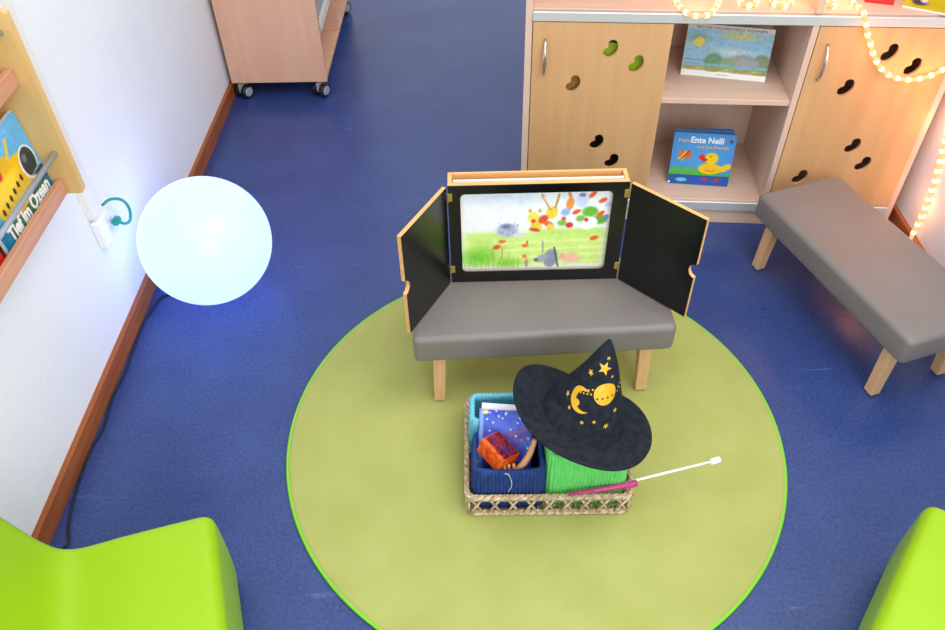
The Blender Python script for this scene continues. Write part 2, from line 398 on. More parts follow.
# duck board book
a = Art(110, 106, 1.0, (72, 152, 226))
a.ell(.5, .4, .7, .5, (86, 166, 236), 0, .9)
a.rect(0, 1, .80, 1, (44, 88, 178))
for i in range(34):
    x = i/33*.62; a.line(x, .80, x+rng.uniform(-.02, .02), .70-rng.uniform(0, .07), .012, (80+int(rng.integers(0, 40)), 186, 60))
a.rect(0, .62, .73, .81, (84, 188, 58)); a.rect(.62, 1, .76, .81, (84, 180, 70))
# butterfly
a.ell(.17, .40, .055, .075, (238, 120, 30), 30, .15); a.ell(.27, .42, .055, .09, (232, 104, 30), 10, .15); a.ell(.16, .50, .045, .05, (236, 200, 50), 20, .2); a.ell(.20, .42, .02, .1, (250, 200, 60), 30, .2); a.line(.14, .54, .28, .34, .012, (120, 60, 30))
# duck
a.ell(.66, .67, .2, .11, (246, 206, 30), 0, .08); a.ell(.66, .47, .115, .12, (250, 214, 30), 0, .1); a.ell(.93, .62, .08, .06, (246, 206, 30), -30, .1); a.ell(.86, .66, .08, .06, (246, 206, 30), 0, .1)
a.ell(.50, .45, .055, .06, (228, 56, 30), 25, .15); a.ell(.55, .50, .05, .035, (216, 46, 26), 0, .15)
a.ell(.64, .43, .012, .016, (20, 20, 20), 0, .3); a.ell(.67, .69, .10, .05, (226, 150, 20), 0, .3); a.ell(.67, .67, .09, .04, (246, 200, 40), 0, .3)
for x in (.60, .80): a.ell(x, .88, .06, .035, (190, 60, 40), 0, .25)
a.ell(.22, .91, .11, .045, (110, 200, 226), 0, .3); a.ell(.02, .965, .028, .025, (245, 245, 245), 0, .2)
a.ell(.93, .13, .035, .035, (150, 40, 60), 0, .2)
k = thing('board_book', 'blue board book with yellow duck in the lower niche of the cabinet', 'book', cabp(-.206, .086, .0955), CA-.062)
k.rotation_euler = (math.radians(-12), 0, CA-.062)
bm = bmesh.new(); box(bm, 0, .198, 0, .014, 0, .178, .003, 2); link('page_block', bm, DPAGES, k)
for i, (ang, c) in enumerate(((5, (60, 130, 200)), (9, (52, 118, 190)))):
    bm = bmesh.new(); box(bm, 0, .192, 0, .003, 0, .181, .001, 1)
    o_ = link('cover_leaf', bm, M('blue_leaf_%s' % 'ab'[i], c, .45), k, loc=(.002, .0155+.0035*i, 0), rot=(0, 0, math.radians(ang)))
a.mesh('cover_picture', ARTM, k, (0.001, -.0004, .178), (1, 0, 0), (0, 0, -1), .196, .177)
R90 = Matrix.Rotation(PI/2, 4, 'X')
text('title_lettering', 'Ente Nelli', .028, WHITEINK, k, Matrix.Translation((.056, -.0008, .146)) @ R90, .104, off=.03)
text('title_lettering', 'Hallo', .016, ORANGEINK, k, Matrix.Translation((.018, -.0008, .147)) @ R90, .036)['label'] = 'orange first word of title'
text('title_lettering', 'und ihre Freunde', .015, ORANGEINK, k, Matrix.Translation((.078, -.0008, .128)) @ R90, .102)['label'] = 'orange second line of title'

# books lying on the upper tier
a = Art(40, 30, 1.3, (206, 200, 20)); a.noise(8, 6)
a.ell(.2, .8, .12, .12, (40, 60, 90), 0, .3); a.ell(.25, .75, .06, .06, (240, 240, 240), 0, .3); a.ell(.6, .4, .2, .2, (90, 130, 40), 0, .5)
k = thing('magazine', 'yellow picture magazine lying on the cabinet upper tier at right', 'magazine', cabp(.325, .052, .7155), CA-math.radians(27))
B('page_block', (0, .19, 0, .22, 0, .006), PAGES, k, .0008)
a.mesh('cover_picture', ARTM, k, (0, .22, .0064), (1, 0, 0), (0, -1, 0), .19, .22)
k = thing('red_book', 'red book lying beside the yellow magazine on the cabinet upper tier', 'book', cabp(.235, .082, .7155), CA-math.radians(14))
B('cover', (0, .075, 0, .16, 0, .009), REDC, k, .001); B('page_block', (.001, .0755, .001, .1595, .002, .007), PAGES, k, 0)

# ------------------------------------------------------------------ rope light
TUBEG = emis('warm_rope_tube', (1, .56, .25), .88, (150, 90, 46))
BULBG = emis('warm_bulb', (1, .70, .36), 2.0, (200, 140, 80))
RO = cabp(0, .06, .716)
t = thing('rope_light', 'glowing warm white rope light draped over the cabinet and down the wall', 'light', RO)
loop = []
def C_(s, d, z): loop.append(cabp(s, d, z))
for q in [(-.262, .19), (-.279, .12), (-.281, .067), (-.275, .02), (-.258, -.016), (-.232, -.033), (-.203, -.026), (-.178, .015), (-.160, .07), (-.15, .13), (-.125, .16), (-.105, .12), (-.11, .06), (-.085, .03), (-.06, .06), (-.055, .12), (-.03, .14), (-.015, .09), (-.02, .05), (.005, .03), (.03, .05), (.03, .12), (.05, .17)]:
    C_(*q, .7235 if q[1] > -.0 else .7205)
for q in [(.115, -.012), (.0, 0)][:0]: pass
for q in [(.08, .19), (.115, .185), (.125, .13), (.12, .07), (.135, .035), (.152, .06), (.155, .12), (.165, .16), (.185, .13), (.198, .05)]: C_(q[0], q[1], .7235 if q[0] < .085 or q[0] > .11 else .7235)
for q in [(.209, .004, .7225), (.216, -.018, .703), (.230, -.022, .672), (.245, -.022, .648), (.262, -.022, .618), (.290, -.022, .582), (.325, -.022, .556), (.365, -.022, .544), (.405, -.022, .545), (.445, -.022, .560), (.476, -.022, .585)]: C_(*q)
# from the cabinet corner to the wall
pts = loop + [(1.325, 2.018, .60), (1.350, 1.985, .57), (1.361, 1.985, .50), (1.362, 1.99, .43), (1.362, 1.985, .36), (1.362, 1.965, .30), (1.362, 1.948, .235), (1.362, 1.936, .15), (1.356, 1.928, .075), (1.34, 1.90, .02), (1.32, 1.85, .0085), (1.315, 1.76, .0085)]
P = smoothpts(pts, 8); P = [p-Vector(RO) for p in P]
T('tube', P, .0060, TUBEG, t, 8)
acc = 0; spots = []
for p, q in zip(P, P[1:]):
    d = (q-p).length
    while acc+d >= .03:
        f = (.03-acc)/d; p = p.lerp(q, f); d = (q-p).length; acc = 0; spots.append((p.copy(), (q-p).normalized()))
    acc += d
bm = bmesh.new(); tube(bm, [(0, 0, -.007), (0, 0, -.005), (0, 0, .005), (0, 0, .007)], [.004, .0074, .0074, .004], 8); b0 = None
for p, d in spots[:99]:
    if b0 is None: b0 = link('bulb', bm, BULBG, t, True); o_ = b0
    else: o_ = b0.copy(); COL.objects.link(o_); o_.parent = t
    o_.location = p; o_.rotation_euler = d.to_track_quat('Z', 'Y').to_euler()

# ------------------------------------------------------------------ benches
def rounded_slab(bm, x, y, z0, z1, rv, rh):
    """cushion: rounded plan corners rv and rounded top/bottom edges rh"""
    def outline(ins):
        r = max(rv-ins, .004); return rrect(-x+ins, x-ins, -y+ins, y-ins, r, 6)
    prof = []
    for i in range(6): a = PI/2*i/5; prof.append((rh*.5*(1-sin(a)), z0+rh*.5*(1-cos(a))))
    for i in range(8): a = PI/2*i/7; prof.append((rh*(1-cos(a)), z1-rh+rh*sin(a)))
    prof.append((rh+.02, z1+.0015)); prof.append((rh+.06, z1+.0025))
    rings = []
    for ins, z in prof: rings.append([bm.verts.new((a, b, z)) for a, b in outline(ins)])
    n = len(rings[0])
    for A, Bq in zip(rings, rings[1:]):
        for j in range(n): bm.faces.new((A[j], A[(j+1) % n], Bq[(j+1) % n], Bq[j]))
    bm.faces.new(rings[0][::-1]); bm.faces.new(rings[-1])
def bench(label, loc, rz):
    t = thing('bench', label, 'bench', loc, rz, 'low grey benches')
    bm = bmesh.new(); rounded_slab(bm, .324, .139, .178, .258, .016, .017); link('seat', bm, LEATHER, t, True)
    B('seat_base', (-.3, .3, -.118, .118, .168, .1778), LEGW, t, .001)
    for sx in (-1, 1):
        for sy in (-1, 1):
            bm = bmesh.new(); w = .0145
            cx, cy = sx*.268, sy*.108; tx, ty = sx*.262, sy*.1
            lo = [bm.verts.new((cx+a*w, cy+b*w, .006)) for a, b in ((-1, -1), (1, -1), (1, 1), (-1, 1))]
            hi = [bm.verts.new((tx+a*w*1.1, ty+b*w*1.1, .1678)) for a, b in ((-1, -1), (1, -1), (1, 1), (-1, 1))]
            fs = [bm.faces.new(lo[::-1]), bm.faces.new(hi)]+[bm.faces.new((lo[j], lo[(j+1) % 4], hi[(j+1) % 4], hi[j])) for j in range(4)]
            bmesh.ops.bevel(bm, geom=list({e for f in fs for e in f.edges}), offset=.0015, segments=1, affect='EDGES')
            lg = link('leg', bm, LEGW, t)
            bm = bmesh.new(); lathe(bm, [(.010, .0003), (.011, .002), (.011, .0058)], 16, (cx, cy, 0)); link('foot_glide', bm, GREYP, lg, True, auto=.6)
    return t
RUGZ = .012
bench('low grey padded bench on the round rug carrying the picture theatre', (.153, 1.466, RUGZ), math.radians(2.9))
bench('low grey padded bench standing on blue floor by the right wall', (1.060, 1.642, 0), math.radians(-71.5))

# ------------------------------------------------------------------ rug
bm = bmesh.new(); lathe(bm, [(.6215, .0004), (.6215, .009), (.619, .0112), (.612, .012), (.3, .012), (.02, .012)], 160)
t = thing('rug', 'round yellow-green rug with bright green edge under the theatre bench', 'rug', (.1322, 1.2355, 0))
link('pile', bm, RUG, t, True, auto=.8)
bm = bmesh.new(); tube(bm, [(.6235*cos(2*PI*i/160), .6235*sin(2*PI*i/160), .0052) for i in range(160)], .0048, 8, closed=True); bmesh.ops.recalc_face_normals(bm, faces=bm.faces)
link('edge_binding', bm, RUGEDGE, t, True)

# ------------------------------------------------------------------ picture theatre
TH0 = Vector((-.0710, 1.5145, .2605+RUGZ)); TW, THh, TD = .4255, .3005, .0575
t = thing('picture_theatre', 'wooden tabletop story theatre with open black doors on the grey bench', 'theatre', TH0, math.radians(.8))
fr = plate([(0, 0), (TW, 0), (TW, THh), (0, THh)], [rrect(.029, .389, .034, .277, .012)], .003, caps=0, sides=0)
link('front_panel', fr, BLACK, t)['label'] = 'black front panel with rounded picture opening'
fr = plate([(0, 0), (TW, 0), (TW, THh+.0005), (0, THh+.0005)], [rrect(.025, .393, .020, .281, .012)], .011, caps=0, sides=0)
link('front_frame', fr, BOXW, t, loc=(0, .0031, 0))
B('side_board', (0, .010, .0142, TD, 0, THh+.0005), BOXW, t, .001); B('side_board', (TW-.010, TW, .0142, TD, 0, THh+.0005), BOXW, t, .001)
B('bottom_board', (.0101, TW-.0101, .0142, TD-.0061, .0, .010), BOXW, t, 0)
B('back_panel', (.0101, TW-.0101, TD-.006, TD, 0, THh+.0005), BOXW, t, .0008)
B('spacer_board', (.0105, TW-.0105, .026, .030, .0105, THh-.018), BOXW, t, 0)
def hinge(par, x, z):
    g = bpy.data.objects.new('hinge', None); COL.objects.link(g); g.parent = par; g.location = (x, -.0012, z)
    s = 1 if x < .2 else -1
    bm = bmesh.new(); box(bm, min(0, s*.009), max(0, s*.009), -.0012, .0008, -.011, .011, .0004, 1); bmesh.ops.recalc_face_normals(bm, faces=bm.faces); link('hinge_leaf', bm, BRASS, g)
    bm = bmesh.new(); tube(bm, [(-s*.001, -.0016, -.011), (-s*.001, -.0016, .011)], .0022, 10); link('hinge_pin', bm, BRASS, g, True, auto=.7)
for x in (.001, TW-.001):
    for z in (.046, .270): hinge(t, x, z)
def tdoor(hp, tip, lab, side):
    DW = .2025; dz = .0025; nz = .150; nr = .020
    out = [(0, dz), (DW, dz), (DW, nz-nr)]+[(DW-.85*nr*sin(PI*i/10), nz-nr*cos(PI*i/10)) for i in range(1, 10)]+[(DW, nz+nr), (DW, THh), (0, THh)]
    ang = math.atan2(tip[1]-hp[1], tip[0]-hp[0])
    if side == 'L': out2 = out; off = (0, 0)
    bm = plate(out, [], .010, caps=0, sides=1)
    d = link('door', bm, [BLACK, BOXW], t)
    dy = -.010 if side == 'L' else 0
    d.matrix_parent_inverse = t.matrix_world.inverted()
    loc = Vector(hp)
    v = Vector((cos(ang), sin(ang), 0)); nrm = Vector((-v.y, v.x, 0))
    d.parent = t
    Mw = Matrix.Translation((loc.x, loc.y, TH0.z)) @ Matrix.Rotation(ang, 4, 'Z') @ Matrix.Translation((0, dy, 0))
    Tw = Matrix.Translation(TH0) @ Matrix.Rotation(math.radians(.8), 4, 'Z')
    d.matrix_parent_inverse = Matrix.Identity(4); d.matrix_basis = Tw.inverted() @ Mw
    d['label'] = lab
tdoor((-.0740, 1.5105), (-.1680, 1.332), 'left black door with wooden edge and thumb notch', 'L')
tdoor((.3575, 1.5165), (.501, 1.374), 'right black door with wooden edge and thumb notch', 'R')

# picture card in the theatre
a = Art(190, 100, 1.9, (238, 243, 253))
a.ell(.3, .12, .5, .16, (216, 226, 246), 0, .9); a.ell(.75, .1, .3, .12, (226, 232, 250), 0, .9)
a.rect(0, 1, .50, 1, (206, 232, 130), 1, .06); a.rect(0, .35, .58, 1, (160, 216, 90), .9, .2); a.rect(.45, 1, .47, .6, (190, 224, 110), .8, .05)
for i in range(8): a.line(.3, .62+i*.05, 1, .60+i*.045, .012, (246, 244, 170) if i % 2 else (196, 226, 130), .6)
a.noise(3, 9)
a.ell(.12, .85, .16, .16, (120, 200, 60), 0, .8); a.ell(.33, .93, .14, .1, (140, 206, 70), 0, .8)
for i in range(14): a.line(.03+i*.028, 1, .02+i*.03+rng.uniform(-.02, .03), .78+rng.uniform(0, .12), .006, (100, 176, 50), .6)
a.ell(.32, .51, .085, .105, (176, 184, 206), 0, .35); a.ell(.31, .46, .05, .04, (110, 120, 150), 0, .7); a.ell(.40, .57, .05, .03, (214, 214, 224), 0, .4)
for i in range(26):
    x = .25+.14*rng.random(); y = .43+.16*rng.random(); a.line(x, y, x+.012, y-.02, .005, (100, 108, 140), .6)
a.ell(.49, .36, .045, .08, (238, 222, 90), 0, .25); a.ell(.51, .46, .045, .08, (230, 200, 70), 0, .3); a.ell(.465, .275, .014, .028, (214, 180, 70), 0, .3); a.ell(.53, .275, .014, .028, (214, 180, 70), 0, .3)
a.ell(.61, .30, .045, .09, (240, 206, 70), 0, .25); a.line(.60, .26, .54, .09, .022, (206, 160, 90)); a.line(.60, .24, .55, .11, .009, (240, 226, 206)); a.line(.63, .24, .65, .09, .018, (196, 140, 70))
a.ell(.555, .38, .04, .055, (222, 84, 44), -30, .3); a.ell(.59, .44, .045, .04, (230, 110, 50), 20, .3); a.ell(.49, .40, .018, .03, (222, 70, 50), 0, .4); a.ell(.50, .51, .045, .025, (210, 80, 60), 10, .3); a.ell(.605, .48, .03, .05, (240, 200, 90), 0, .3)
a.ell(.725, .20, .03, .09, (232, 150, 70), 8, .3); a.ell(.72, .10, .012, .05, (226, 140, 60), -20, .3); a.ell(.70, .30, .04, .06, (150, 180, 226), 0, .5)
a.ell(.80, .17, .055, .10, (196, 214, 240), 0, .5); a.ell(.80, .10, .03, .03, (120, 120, 150), 0, .5)
a.ell(.86, .30, .065, .075, (110, 180, 60), 0, .35); a.ell(.93, .40, .06, .07, (96, 166, 56), 0, .4); a.ell(.80, .38, .04, .05, (130, 190, 70), 0, .4); a.ell(.68, .43, .04, .05, (120, 186, 70), 0, .5)
a.ell(.73, .46, .03, .04, (206, 60, 44), 0, .3); a.ell(.69, .38, .018, .03, (220, 80, 60), 0, .3); a.ell(.85, .46, .055, .07, (244, 246, 248), 0, .25); a.ell(.84, .40, .015, .03, (220, 50, 40), 0, .3); a.ell(.89, .42, .03, .05, (246, 246, 246), 30, .3)
for x, y, g in ((.865, .10, -35), (.935, .17, -20), (.93, .33, -35), (.905, .63, -12), (.77, .30, -20)): a.ell(x, y, .034, .032, (226, 96, 44), g, .3)
a.ell(.97, .22, .025, .05, (206, 196, 236), 0, .5); a.ell(.97, .37, .02, .04, (110, 140, 190), 0, .4)
a.ell(.62, .88, .055, .14, (140, 146, 164), 12, .25); a.ell(.56, .88, .05, .055, (160, 164, 178), -20, .3); a.line(.565, .80, .56, .66, .013, (150, 150, 166)); a.line(.64, .74, .675, 1, .014, (74, 78, 96)); a.ell(.52, .90, .02, .025, (96, 100, 116), 0, .3)
a.ell(.25, .72, .032, .035, (216, 86, 60), -15, .3); a.ell(.285, .65, .03, .025, (222, 110, 60), 0, .3); a.line(.22, .74, .22, .90, .006, (180, 90, 60)); a.line(.285, .72, .285, .88, .006, (180, 90, 60))
a.ell(.44, .71, .024, .025, (226, 110, 60), 0, .3); a.ell(.455, .67, .01, .03, (226, 110, 60), 10, .3); a.ell(.44, .85, .02, .03, (226, 130, 70), 0, .3); a.ell(.455, .94, .016, .07, (176, 150, 140), 0, .4)
a.ell(.76, .88, .075, .09, (238, 186, 170), 0, .5); a.ell(.70, .86, .03, .05, (236, 170, 156), 0, .4)
a.noise(3, 3); a.c = np.clip(a.c*1.04+4, 0, 255)
k = thing('picture_card', 'watercolour picture card of meadow animals in the theatre window', 'picture', TH0+Vector((0, .0172, .0110)), math.radians(.8))
B('card', (.0125, TW-.0125, 0, .0016, 0, .294), PAGES, k, 0)
B('card', (.0125, TW-.0125, .003, .0046, 0, .293), PAGES, k, 0)
a.mesh('card_picture', ARTP, k, (.024, -.0006, .270), (1, 0, 0), (0, 0, -1), .370, .250)

# ------------------------------------------------------------------ wicker basket
BX0, BX1, BY0, BY1 = -.043, .350, .981, 1.286
bk = thing('wicker_basket', 'rectangular woven reed basket with lattice sides on the green rug', 'basket', ((BX0+BX1)/2, (BY0+BY1)/2, RUGZ))
bw, bd = (BX1-BX0)/2, (BY1-BY0)/2
def loop_pts(w, d, z, r=.02, step=.004, dz=None):
    base = rrect(-w, w, -d, d, r, 5); out = []
    for i in range(len(base)):
        p, q = Vector((*base[i], 0)), Vector((*base[(i+1) % len(base)], 0)); n = max(1, int((q-p).length/step))
        for j in range(n): v = p.lerp(q, j/n); out.append(Vector((v.x, v.y, z)))
    return out
def braid(bm, w, d, z, rad, k=3, amp=.004, turns=46, ph=0, sz=1.0):
    base = loop_pts(w, d, z); n = len(base)
    for s in range(k):
        pts = []
        for i, p in enumerate(base):
            a = 2*PI*(turns*i/n+s/k)+ph; nrm = (base[(i+1) % n]-base[i-1]).normalized().cross(Vector((0, 0, 1)))
            pts.append(p+nrm*amp*cos(a)+Vector((0, 0, 1))*amp*sz*sin(a))
        tube(bm, pts, rad, 5, closed=True, mi=s % 2)
for nm, zz, am, w_ in (('rim', .0725, .0030, 0), ('base_rail', .0066, .0028, -.002)):
    bm = bmesh.new(); braid(bm, bw-.006+w_, bd-.006+w_, zz, .0030, 3, am, 60, sz=1.2)
    braid(bm, bw-.009+w_, bd-.009+w_, zz+(.0055 if nm == 'rim' else .006), .0024, 2, .0024, 70, 1.2)
    bmesh.ops.recalc_face_normals(bm, faces=bm.faces); link(nm, bm, REEDS, bk, True)
bm = bmesh.new(); hw, hd = bw-.008, bd-.008
def strand(p, q, r=.0021, mi=0): tube(bm, [p, Vector(p).lerp(Vector(q), .5), q], r, 5, mi=mi)
for ax, (lng, off) in enumerate(((hw, hd), (hd, hw))):
    n = round(2*lng/.0405)
    for s in (-1, 1):
        for i in range(n):
            c = -lng+(i+.5)*2*lng/n; h = lng/n*.66
            for kx, (dx, o2) in enumerate(((h, .0018), (-h, -.0018))):
                a_, b_ = c-dx*.98, c+dx*.98; a_ = max(-lng, min(lng, a_)); b_ = max(-lng, min(lng, b_))
                f = s*off+o2*s
                p, q = ((a_, f, .012), (b_, f, .069)) if ax == 0 else ((f, a_, .012), (f, b_, .069))
                strand(p, q, .0034, 0)
        for zz in (.026, .058):   # horizontal fine reeds
            p, q = ((-lng, s*off, zz), (lng, s*off, zz)) if ax == 0 else ((s*off, -lng, zz), (s*off, lng, zz))
            if zz > .05 : strand(p, q, .0015, 1)
for sx in (-1, 1):
    for sy in (-1, 1): strand((sx*(hw-.004), sy*(hd-.004), .004), (sx*(hw-.004), sy*(hd-.004), .07), .0034)
bmesh.ops.recalc_face_normals(bm, faces=bm.faces); link('lattice', bm, REEDS, bk, True)
bm = bmesh.new()
for i in range(60):
    x = -hw+.004+(2*hw-.008)*i/59; tube(bm, [(x, -hd+.002, .006), (x, hd-.002, .006)], .0028, 5, mi=i % 2)
link('woven_bottom', bm, REEDS, bk, True)

# ------------------------------------------------------------------ knitted boxes
def knit_box(name, label, x0, x1, y0, y1, h, mat, dip=.006, ribs=.0085, lean=0, cuts=None):
    t = thing(name, label, 'knitted box', ((x0+x1)/2, (y0+y1)/2, RUGZ+.0095), 0, 'knitted boxes in the wicker basket')
    w, d = (x1-x0)/2, (y1-y0)/2
    base = loop_pts(w, d, 0, .018, .0014); n = len(base); rows = 9; bm = bmesh.new()
    Lp = sum((base[i]-base[i-1]).length for i in range(n)); nr = round(Lp/ribs)
    def ring(off, zf, rib):
        R_ = []; acc = 0
        for i, p in enumerate(base):
            acc = i/n*nr
            nrm = (base[(i+1) % n]-base[i-1]).normalized().cross(Vector((0, 0, 1)))
            u = (p.x+w)/(2*w); v = (p.y+d)/(2*d)
            top = h-dip*sin(PI*u)*(1 if v < .5 else .3)-dip*.5*sin(PI*v)+(lean*(1-v))+.0012*sin(i*.9)
            bul = .004*sin(PI*zf)*(1 if zf < 1 else 0)
            q = p+nrm*(off+rib*abs(sin(PI*acc))+bul-.003); R_.append(bm.verts.new((q.x, q.y, top*zf)))
        return R_
    rings = [ring(0, r/rows, .0046) for r in range(rows+1)]
    rings.append(ring(-.003, 1.012, .001)); rings.append(ring(-.007, 1.0, -.0008))
    for r in range(rows-1, 0, -1): rings.append(ring(-.007, r/rows, -.0008))
    rings.append(ring(-.007, .03, -.0008))
    for A, Bq in zip(rings, rings[1:]):
        for j in range(n): bm.faces.new((A[j], A[(j+1) % n], Bq[(j+1) % n], Bq[j]))
    bm.faces.new(rings[0][::-1]); bm.faces.new(rings[-1])
    link('ribbed_wall', bm, mat, t, True)
    return t
knit_box('knitted_box', 'light blue ribbed knitted box at the back left of the basket', -.026, .105, 1.140, 1.226, .152, KBLUE)
nb = knit_box('knitted_box', 'navy blue ribbed knitted box at the front left of the basket', -.020, .141, 1.002, 1.130, .128, KNAVY, .012, lean=.024)
knit_box('knitted_box', 'bright green ribbed knitted box at the front right of the basket', .149, .325, 1.009, 1.142, .190, KGREEN, .006)
# thread hanging on navy box
T('loose_thread', [(q.x, q.y, q.z) for q in smoothpts([(-.01, -.066, .143), (.0, -.0675, .138), (.006, -.069, .11), (.004, -.0695, .09), (-.002, -.069, .075)])], .0007, WHITEINK, nb, 5)

# blue notebook standing in the boxes
a = Art(70, 90, .72, (52, 84, 206)); a.noise(10, 8); a.noise(9, 3)
a.ell(.4, .3, .4, .25, (84, 110, 226), 20, .9); a.ell(.7, .75, .3, .3, (40, 70, 210), 0, .9)
a.rect(0, .1, 0, 1, (150, 184, 232), .8, .03)
for i in range(34): a.ell(rng.random(), rng.random(), .02+.012*rng.random(), .015+.008*rng.random(), (236, 236, 200), 0, .5)
a.ell(.12, .04, .07, .035, (236, 230, 110), 0, .3)
for y in (.16, .10): 
    pass
for i in range(14): a.line(.28+i*.045, .47-i*.012, .31+i*.045, .43-i*.012, .012, (196, 40, 70), .85)
for i in range(13): a.line(.36+i*.045, .58-i*.012, .385+i*.045, .545-i*.012, .010, (200, 60, 90), .8)
k = thing('notebook', 'blue starry notebook with red lettering standing in the navy knitted box', 'book', (.054, 1.104, .139)); k.rotation_euler = (math.radians(-44), 0, math.radians(-4))
B('page_block', (-.062, .062, .0, .010, -.075, .075), PAGES, k, .001)
a.mesh('cover_picture', ARTM, k, (-.062, -.0005, .075), (1, 0, 0), (0, 0, -1), .124, .15)
k = thing('white_booklet', 'pale booklet behind the blue notebook in the light blue knitted box', 'book', (.053, 1.123, .139)); k.rotation_euler = (math.radians(-40), 0, math.radians(-6))
B('cover', (-.056, .058, 0, .002, -.07, .075), M('pale_lilac_cover', (232, 228, 238), .5), k, .0005); B('page_block', (-.055, .057, .002, .007, -.069, .074), PAGES, k, 0)
# orange-red patterned box
k = thing('gift_box', 'orange and purple patterned little box tilted in the navy knitted box', 'box', (.034, 1.050, .158))
ex = Vector((.62, -.78, -.10)).normalized(); ez = Vector((.42, -.05, .9)); ez = (ez-ex*ez.dot(ex)).normalized(); ey = ez.cross(ex)
k.matrix_world = Matrix(((ex.x, ey.x, ez.x, .037), (ex.y, ey.y, ez.y, 1.062), (ex.z, ey.z, ez.z, .160), (0, 0, 0, 1)))
bm = bmesh.new(); box(bm, -.037, .037, -.028, .028, -.020, .022, .002, 2); link('box_body', bm, N('orange_foil', (214, 60, 16), (240, 110, 30), (70, 70, 70), .35, lo=.4, hi=.6), k)
a = Art(50, 40, 1.3, (120, 34, 74)); a.noise(16, 6); a.noise(14, 3); a.ell(.3, .4, .2, .3, (170, 40, 50), 0, .8); a.ell(.75, .5, .2, .3, (84, 44, 120), 0, .8)
for i in range(9): a.ell(rng.random(), rng.random(), .05, .05, (206, 80, 50), 0, .6)
a.mesh('patterned_lid', ARTM, k, (-.034, .025, .0225), (1, 0, 0), (0, -1, 0), .069, .045)
# tan toy hand
k = thing('wooden_toy', 'small tan wooden toy with upright prongs in the navy knitted box', 'toy', (.086, 1.038, .143))
def limb(name, pts, rs, par): return T(name, smoothpts(pts, 4), None, SKIN, par) if False else (lambda P_: T(name, P_, [rs[0]+(rs[1]-rs[0])*i/(len(P_)-1) for i in range(len(P_))], SKIN, par, 8))(smoothpts(pts, 4))
limb('long_prong', [(-.012, -.014, -.01), (.006, -.008, .012), (.02, .004, .03), (.03, .022, .044), (.034, .03, .055)], (.009, .0055), k)
for i, (dx, dz) in enumerate(((-.034, .010), (-.024, .016), (-.013, .018))):
    limb('short_prong', [(dx+.008, -.016, -.016), (dx, -.014, 0), (dx-.001, -.01, dz)], (.0052, .0036), k)
bm = bmesh.new(); bmesh.ops.create_icosphere(bm, subdivisions=2, radius=.015, matrix=Matrix.Translation((-.016, -.012, -.018)) @ Matrix.Diagonal((1.4, .8, .9, 1))); link('palm', bm, SKIN, k, True)
# green toy peeking out
k = thing('green_toy', 'small green frilled toy between the knitted boxes under the hat brim', 'toy', (.152, 1.085, .14))
bm = bmesh.new()
for i in range(9):
    q = i*.8; bmesh.ops.create_icosphere(bm, subdivisions=2, radius=.010+.003*sin(i*2.1), matrix=Matrix.Translation((.018*cos(q)*.6, .016*sin(q), .045+.007*sin(i*1.7))))
link('frill', bm, M('toy_green', (70, 176, 74), .7), k, True)
bm = bmesh.new(); lathe(bm, [(.006, 0), (.01, .01), (.011, .04), (.006, .05)], 16); link('body', bm, M('toy_dark_green', (40, 120, 60), .7), k, True)

# ------------------------------------------------------------------ wizard hat
HC = Vector((.228, 1.093, .252)); HN = Vector((.305, .096, .948)).normalized()
CAMP = Vector((0, 0, 1.65)); view = (CAMP-HC).normalized()
yv = (view-HN*view.dot(HN)).normalized()      # toward the camera, within the brim plane
xv = yv.cross(HN) * -1
xv = HN.cross(yv)*-1 if False else (Vector((-yv.y*HN.z+yv.z*HN.y, -yv.z*HN.x+yv.x*HN.z, -yv.x*HN.y+yv.y*HN.x)))
xv = (HN.cross(-yv)).normalized()
xv = -xv if xv.x < 0 else xv
# local frame: X right, Y away from camera, Z up the cone
Yl = -yv; Zl = HN; Xl = Yl.cross(Zl)
hat = thing('wizard_hat', 'black felt wizard hat with gold stars lying on the knitted boxes', 'hat', HC)
hat.matrix_world = Matrix(((Xl.x, Yl.x, Zl.x, HC.x), (Xl.y, Yl.y, Zl.y, HC.y), (Xl.z, Yl.z, Zl.z, HC.z), (0, 0, 0, 1)))
NB = 96
def brim_z(th, f):     # f 0 inner .. 1 outer
    return f*f*(.010*sin(2*th+.6)-.006*cos(3*th+.3)) + .004*f*f*max(0, cos(th-PI*.86))**2
def brim_pt(th, f):
    r0 = .086; r1 = .161+.006*cos(2*(th-.1))+.006*cos(th-PI*.9)
    r1 *= 1-(.04 if sin(th) < 0 else .19)*sin(th)**2; r = r0+(r1-r0)*f; return Vector((r*cos(th), r*sin(th), brim_z(th, f)))
bm = bmesh.new(); top = []; 
fs_ = [0, .15, .3, .5, .7, .85, .95, 1]
for side in (1, -1):
    for f in (fs_ if side == 1 else fs_[::-1]):
        top.append([bm.verts.new(brim_pt(2*PI*j/NB, f)+Vector((0, 0, side*.0016))) for j in range(NB)])
for A, Bq in zip(top, top[1:]+top[:1]):
    for j in range(NB): bm.faces.new((A[j], A[(j+1) % NB], Bq[(j+1) % NB], Bq[j]))
bmesh.ops.recalc_face_normals(bm, faces=bm.faces); link('brim', bm, BLACKF, hat, True)
HH = .214
def cone_pt(th, t_, off=0):
    """t_ 0 base .. 1 tip, th=-pi/2 faces the camera"""
    r = .093*(1-t_)**.88+.004*(1-t_)*sin(9*th)*t_*0+.003*max(0, 1-t_*6)*cos(th*3+1) + .0015
    r *= 1+.02*sin(2*th+8*t_)
    bend = Vector((-.024*t_*t_-.004*t_, -.0*t_, 0))
    nrm = Vector((cos(th), sin(th), .42)).normalized()
    return Vector((r*cos(th), r*sin(th), HH*t_))+bend+nrm*off
def crease(th, t_):
    c = math.exp(-((t_-.10-.12*abs(sin((th-PI)*.8)))/.035)**2)*max(0, cos(th-PI*1.1))
    return -.006*c
bm = bmesh.new(); rings = []
